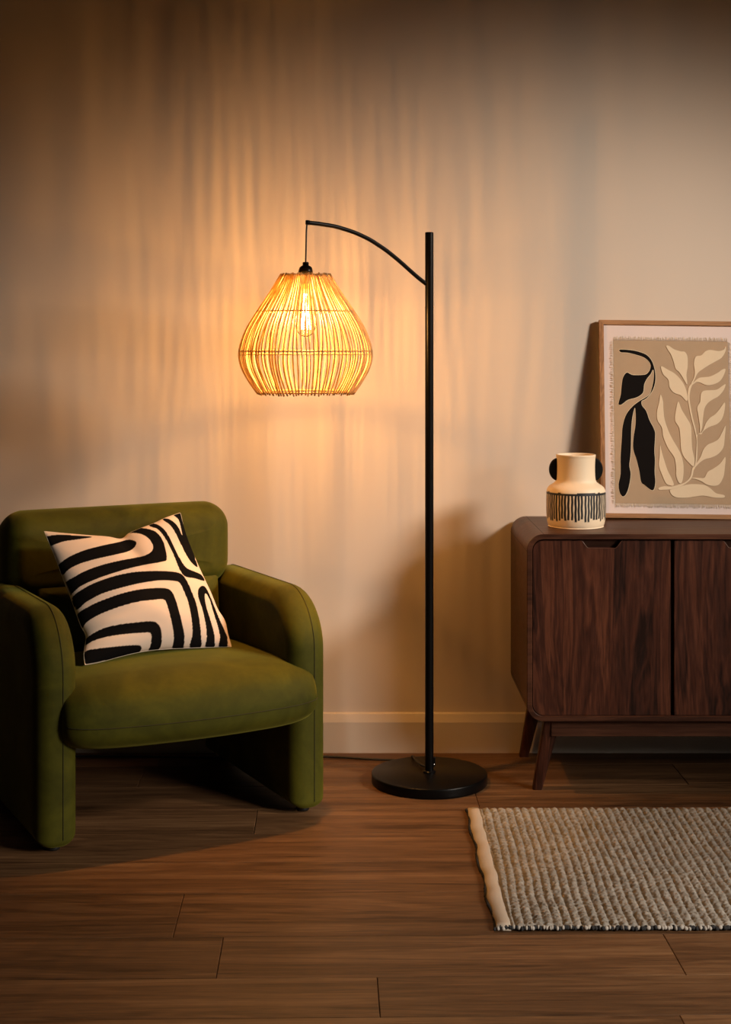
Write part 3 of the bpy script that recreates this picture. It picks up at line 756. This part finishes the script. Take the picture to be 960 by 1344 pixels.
# back: lower cushion between the arms and a fuller head roll on top
def pillow(x0, x1, y0, y1, z0, z1, rc, r, crown=.02, lean=0.0, n=10):
    cz, cx, hx, hz = (z0 + z1) / 2, (x0 + x1) / 2, (x1 - x0) / 2, (z1 - z0) / 2
    rings = []; m = 16
    for k in range(m + 1):
        t = PI * k / m; y = (y0 + y1) / 2 - (y1 - y0) / 2 * math.cos(t); ins = r * (1 - math.sin(t) ** .8)
        rings.append([[a, y, b] for a, b in roundrect(x0, x1, z0, z1, [rc] * 4, ins, n)])
    # face grids: shrink rings inward to get a crowned face
    def face(sign, base):
        out = []
        for j in range(1, 7):
            f = 1 - j / 7; ring = []
            for p in base:
                a = cx + (p[0] - cx) * f; b = cz + (p[2] - cz) * f
                q = crown * (1 - f * f); ring.append([a, p[1] + sign * q, b])
            out.append(ring)
        return out
    allr = face(-1, rings[0])[::-1] + rings + face(1, rings[-1])
    for rg in allr:
        for p in rg: p[1] += lean * (p[2] - z0)
    return loft([[tuple(p) for p in rg] for rg in allr])
lb = obj('back_cushion', pillow(-.283, .283, .455, .600, .36, .60, .03, .03, .02, .10), M['velvet'], ch)
bp = obj('backrest', pillow(-.358, .322, .468, .640, .545, .790, .075, .075, .012, .0), M['velvet'], ch)
bs = obj('back_shell', slab('y', .575, AD - .005, lambda i: roundrect(-.30, .30, .262, .60, [.02] * 4, i, 5), .02, 5), M['velvet'], ch)
for q in (lb, bp):
    s_ = q.modifiers.new('s', 'SUBSURF'); s_.levels = 1; s_.render_levels = 2

# ------------------------------------------------------------------ striped cushion
BL = at(112, 870, 3.87); BR = at(300, 848, 4.105)
def plane_fit():
    e1 = (BR - BL).normalized(); up = Vector((-.142, .148, .335)); n = e1.cross(up).normalized()   # faces away from camera
    e2 = n.cross(e1).normalized(); return e1, e2, n
E1, E2, NN = plane_fit()
if NN.y < 0: NN = -NN
OC = BL.copy()
cu = thing('cushion', 'square cream cushion with bold black curved stripes propped on the armchair', 'cushion', OC)
ROT = Matrix((E1, NN, E2)).transposed()          # local x along bottom edge, y away, z up the cushion
cu.rotation_euler = ROT.to_euler()
def oncu(px, py):
    d = ray(px, py); t = (OC - CAMP).dot(NN) / d.dot(NN); q = CAMP + d * t - OC; return (q.dot(E1), q.dot(E2))
Z7 = 3.692
def c7(pts): return [oncu(50 + a / Z7, 660 + b / Z7) for a, b in pts]
def dense(pts, n=12):
    q = catmull([(a, b, 0) for a, b in pts], n); return np.array([(p.x, p.y) for p in q])
e_top = dense(c7([(30,138),(130,148),(250,160),(340,166),(405,174),(440,148),(500,122),(560,100),(620,72),(690,48)]))
e_bot = dense(c7([(228,785),(300,772),(400,745),(500,722),(600,710),(720,704),(830,700),(938,697)]))
e_lef = dense(c7([(228,785),(222,730),(232,650),(205,590),(172,500),(150,440),(118,360),(85,270),(58,205),(30,138)]))
e_rig = dense(c7([(938,697),(922,640),(905,575),(870,520),(838,445),(812,390),(775,310),(745,235),(715,150),(690,48)]))
def samp(c, t):
    d = np.r_[0, np.cumsum(np.linalg.norm(np.diff(c, axis=0), axis=1))]; d /= d[-1]
    return np.stack([np.interp(t, d, c[:, 0]), np.interp(t, d, c[:, 1])], -1)
N = 260
t = np.linspace(0, 1, N); B, T_, L_, Rr = samp(e_bot, t), samp(e_top, t), samp(e_lef, t), samp(e_rig, t)
U, V = np.meshgrid(t, t)            # V rows (up), U columns
P = ((1 - V)[..., None] * B[None] + V[..., None] * T_[None] + (1 - U)[..., None] * L_[:, None] + U[..., None] * Rr[:, None]
     - ((1 - U) * (1 - V))[..., None] * B[0] - (U * (1 - V))[..., None] * B[-1] - ((1 - U) * V)[..., None] * T_[0] - (U * V)[..., None] * T_[-1])
puff = (np.clip(4 * U * (1 - U), 0, 1) ** .55) * (np.clip(4 * V * (1 - V), 0, 1) ** .55)
fold = 1 - .55 * np.exp(-((U - .50) / .09) ** 2) * np.clip((V - .55) / .45, 0, 1) ** 1.3     # dent chopped in the top
wr = .010 * np.exp(-(((U - .10) / .16) ** 2 + ((V - .24) / .045) ** 2)) - .008 * np.exp(-(((U - .12) / .2) ** 2 + ((V - .16) / .03) ** 2)) + .004 * np.sin(U * 9 + V * 14) * puff + .003 * np.sin(V * 40 + U * 6) * np.exp(-((U - .02) / .08) ** 2)
yf = -(.074 * puff * fold + wr * puff); yb = .040 * puff
# print: stripes as traced centre lines with widths, in drawing units
def poly_mask(poly, Q):
    x, y = Q[..., 0], Q[..., 1]; ins = np.zeros(x.shape, bool); n = len(poly)
    for i in range(n):
        x0, y0 = poly[i - 1]; x1, y1 = poly[i]
        c = ((y0 > y) != (y1 > y)) & (x < (x1 - x0) * (y - y0) / (y1 - y0 + 1e-12) + x0); ins ^= c
    return ins
black_st = [
 [(32,165),(90,155),(180,158),(262,165),(200,176),(130,186),(85,200),(58,208),(30,170)],
 [(98,300),(150,262),(230,228),(320,205),(390,190),(440,178),(474,188),(470,212),(440,234),(370,252),(280,272),(200,296),(150,322),(118,350),(90,320)],
 [(402,168),(420,155),(452,146),(495,150),(530,168),(555,200),(553,232),(520,254),(470,266),(400,279),(320,298),(240,325),(180,356),(133,390),(160,442),(165,440),(205,405),(270,374),(350,345),(440,318),(530,298),(610,284),(624,268),(618,225),(604,180),(575,143),(540,128),(500,122),(470,126),(440,140)],
 [(536,104),(560,100),(592,112),(622,142),(648,190),(672,240),(700,290),(725,318),(770,337),(795,352),(806,378),(760,366),(712,356),(685,320),(664,268),(640,215),(612,165),(580,128),(548,116)],
 [(603,80),(625,76),(655,90),(680,118),(700,160),(728,215),(765,280),(772,312),(740,285),(712,240),(690,195),(668,150),(642,110)],
 [(655,55),(690,45),(715,140),(748,225),(762,275),(735,232),(705,175),(690,110),(680,80)],
 [(165,460),(230,410),(300,378),(380,352),(470,335),(560,330),(640,332),(690,342),(718,372),(745,430),(770,500),(784,580),(790,640),(788,700),(735,705),(748,640),(745,570),(730,490),(708,430),(686,388),(655,378),(590,376),(500,388),(400,412),(310,440),(235,480),(185,518)],
 [(188,545),(250,500),(330,465),(420,435),(510,417),(600,412),(640,422),(662,455),(682,520),(702,600),(710,650),(700,712),(652,712),(658,650),(648,580),(630,510),(612,470),(560,470),(480,480),(390,505),(300,540),(240,575),(210,608)],
 [(236,655),(300,615),(380,592),(470,580),(545,574),(580,585),(598,625),(596,690),(570,725),(535,722),(548,680),(545,632),(500,630),(420,636),(340,648),(270,668),(225,692)],
 [(228,722),(290,706),(370,697),(450,690),(495,692),(500,712),(470,738),(420,752),(350,762),(280,772),(226,778)],
 [(775,425),(790,404),(808,408),(826,436),(850,500),(880,570),(905,630),(915,700),(872,700),(868,640),(850,590),(835,540),(815,480),(808,450),(812,520),(840,560),(856,640),(855,700),(812,702),(818,640),(808,570),(790,500),(776,450)],
]
black_st[-1] = [(775,430),(785,408),(803,402),(822,425),(846,480),(876,555),(905,620),(918,655),(915,700),(876,700),(882,655),(872,600),(850,530),(832,470),(815,440),(808,452),(815,500),(835,565),(852,625),(857,665),(852,700),(812,702),(818,650),(812,585),(795,510),(778,460)]
pix = np.stack([P[..., 0], P[..., 1]], -1)
# parallax of the puffed surface: look the print up where the eye line meets the cushion's flat plane
W3 = np.array(OC)[None, None] + P[..., 0:1] * np.array(E1) + P[..., 1:2] * np.array(E2) + yf[..., None] * np.array(NN)
dv = W3 - np.array(CAMP); qx = PX + dv[..., 0] / dv[..., 1] * F; qy = PY - dv[..., 2] / dv[..., 1] * F
Q = np.stack([(qx - 50) * Z7, (qy - 660) * Z7], -1)
mask = np.zeros(U.shape, bool)
for pl in black_st:
    c = catmull([(a, b, 0) for a, b in pl], 5, True); mask |= poly_mask([(p.x, p.y) for p in c], Q)
cols = np.ones((N, N, 4), np.float32); cols[..., :3] = np.where(mask[..., None], np.array([.006, .0055, .0055]), np.array([.64, .525, .435]))
def grid_mesh(name, Yd, flip, C=None):
    verts = np.stack([P[..., 0], Yd, P[..., 1]], -1).reshape(-1, 3); idx = np.arange(N * N).reshape(N, N)
    f = np.stack([idx[:-1, :-1], idx[:-1, 1:], idx[1:, 1:], idx[1:, :-1]], -1).reshape(-1, 4)
    if flip: f = f[:, ::-1]
    me = bpy.data.meshes.new(name); me.from_pydata(verts.tolist(), [], f.tolist())
    if C is not None:
        a = me.color_attributes.new('print', 'FLOAT_COLOR', 'POINT'); a.data.foreach_set('color', C.reshape(-1))
    return me
link('front_panel', grid_mesh('front_panel', yf, False, cols), M['cushion'], cu)
link('back_panel', grid_mesh('back_panel', yb, True), M['cream_cloth'], cu)
bm = bmesh.new(); loop = [(*p,) for p in B] + [(*p,) for p in Rr[1:]] + [(*p,) for p in T_[::-1][1:]] + [(*p,) for p in L_[::-1][1:-1]]
add_tube(bm, [(p[0], 0, p[1]) for p in loop[::3]], .0008, 6, True); obj('edge_seam', bm, M['cream_cloth'], cu)
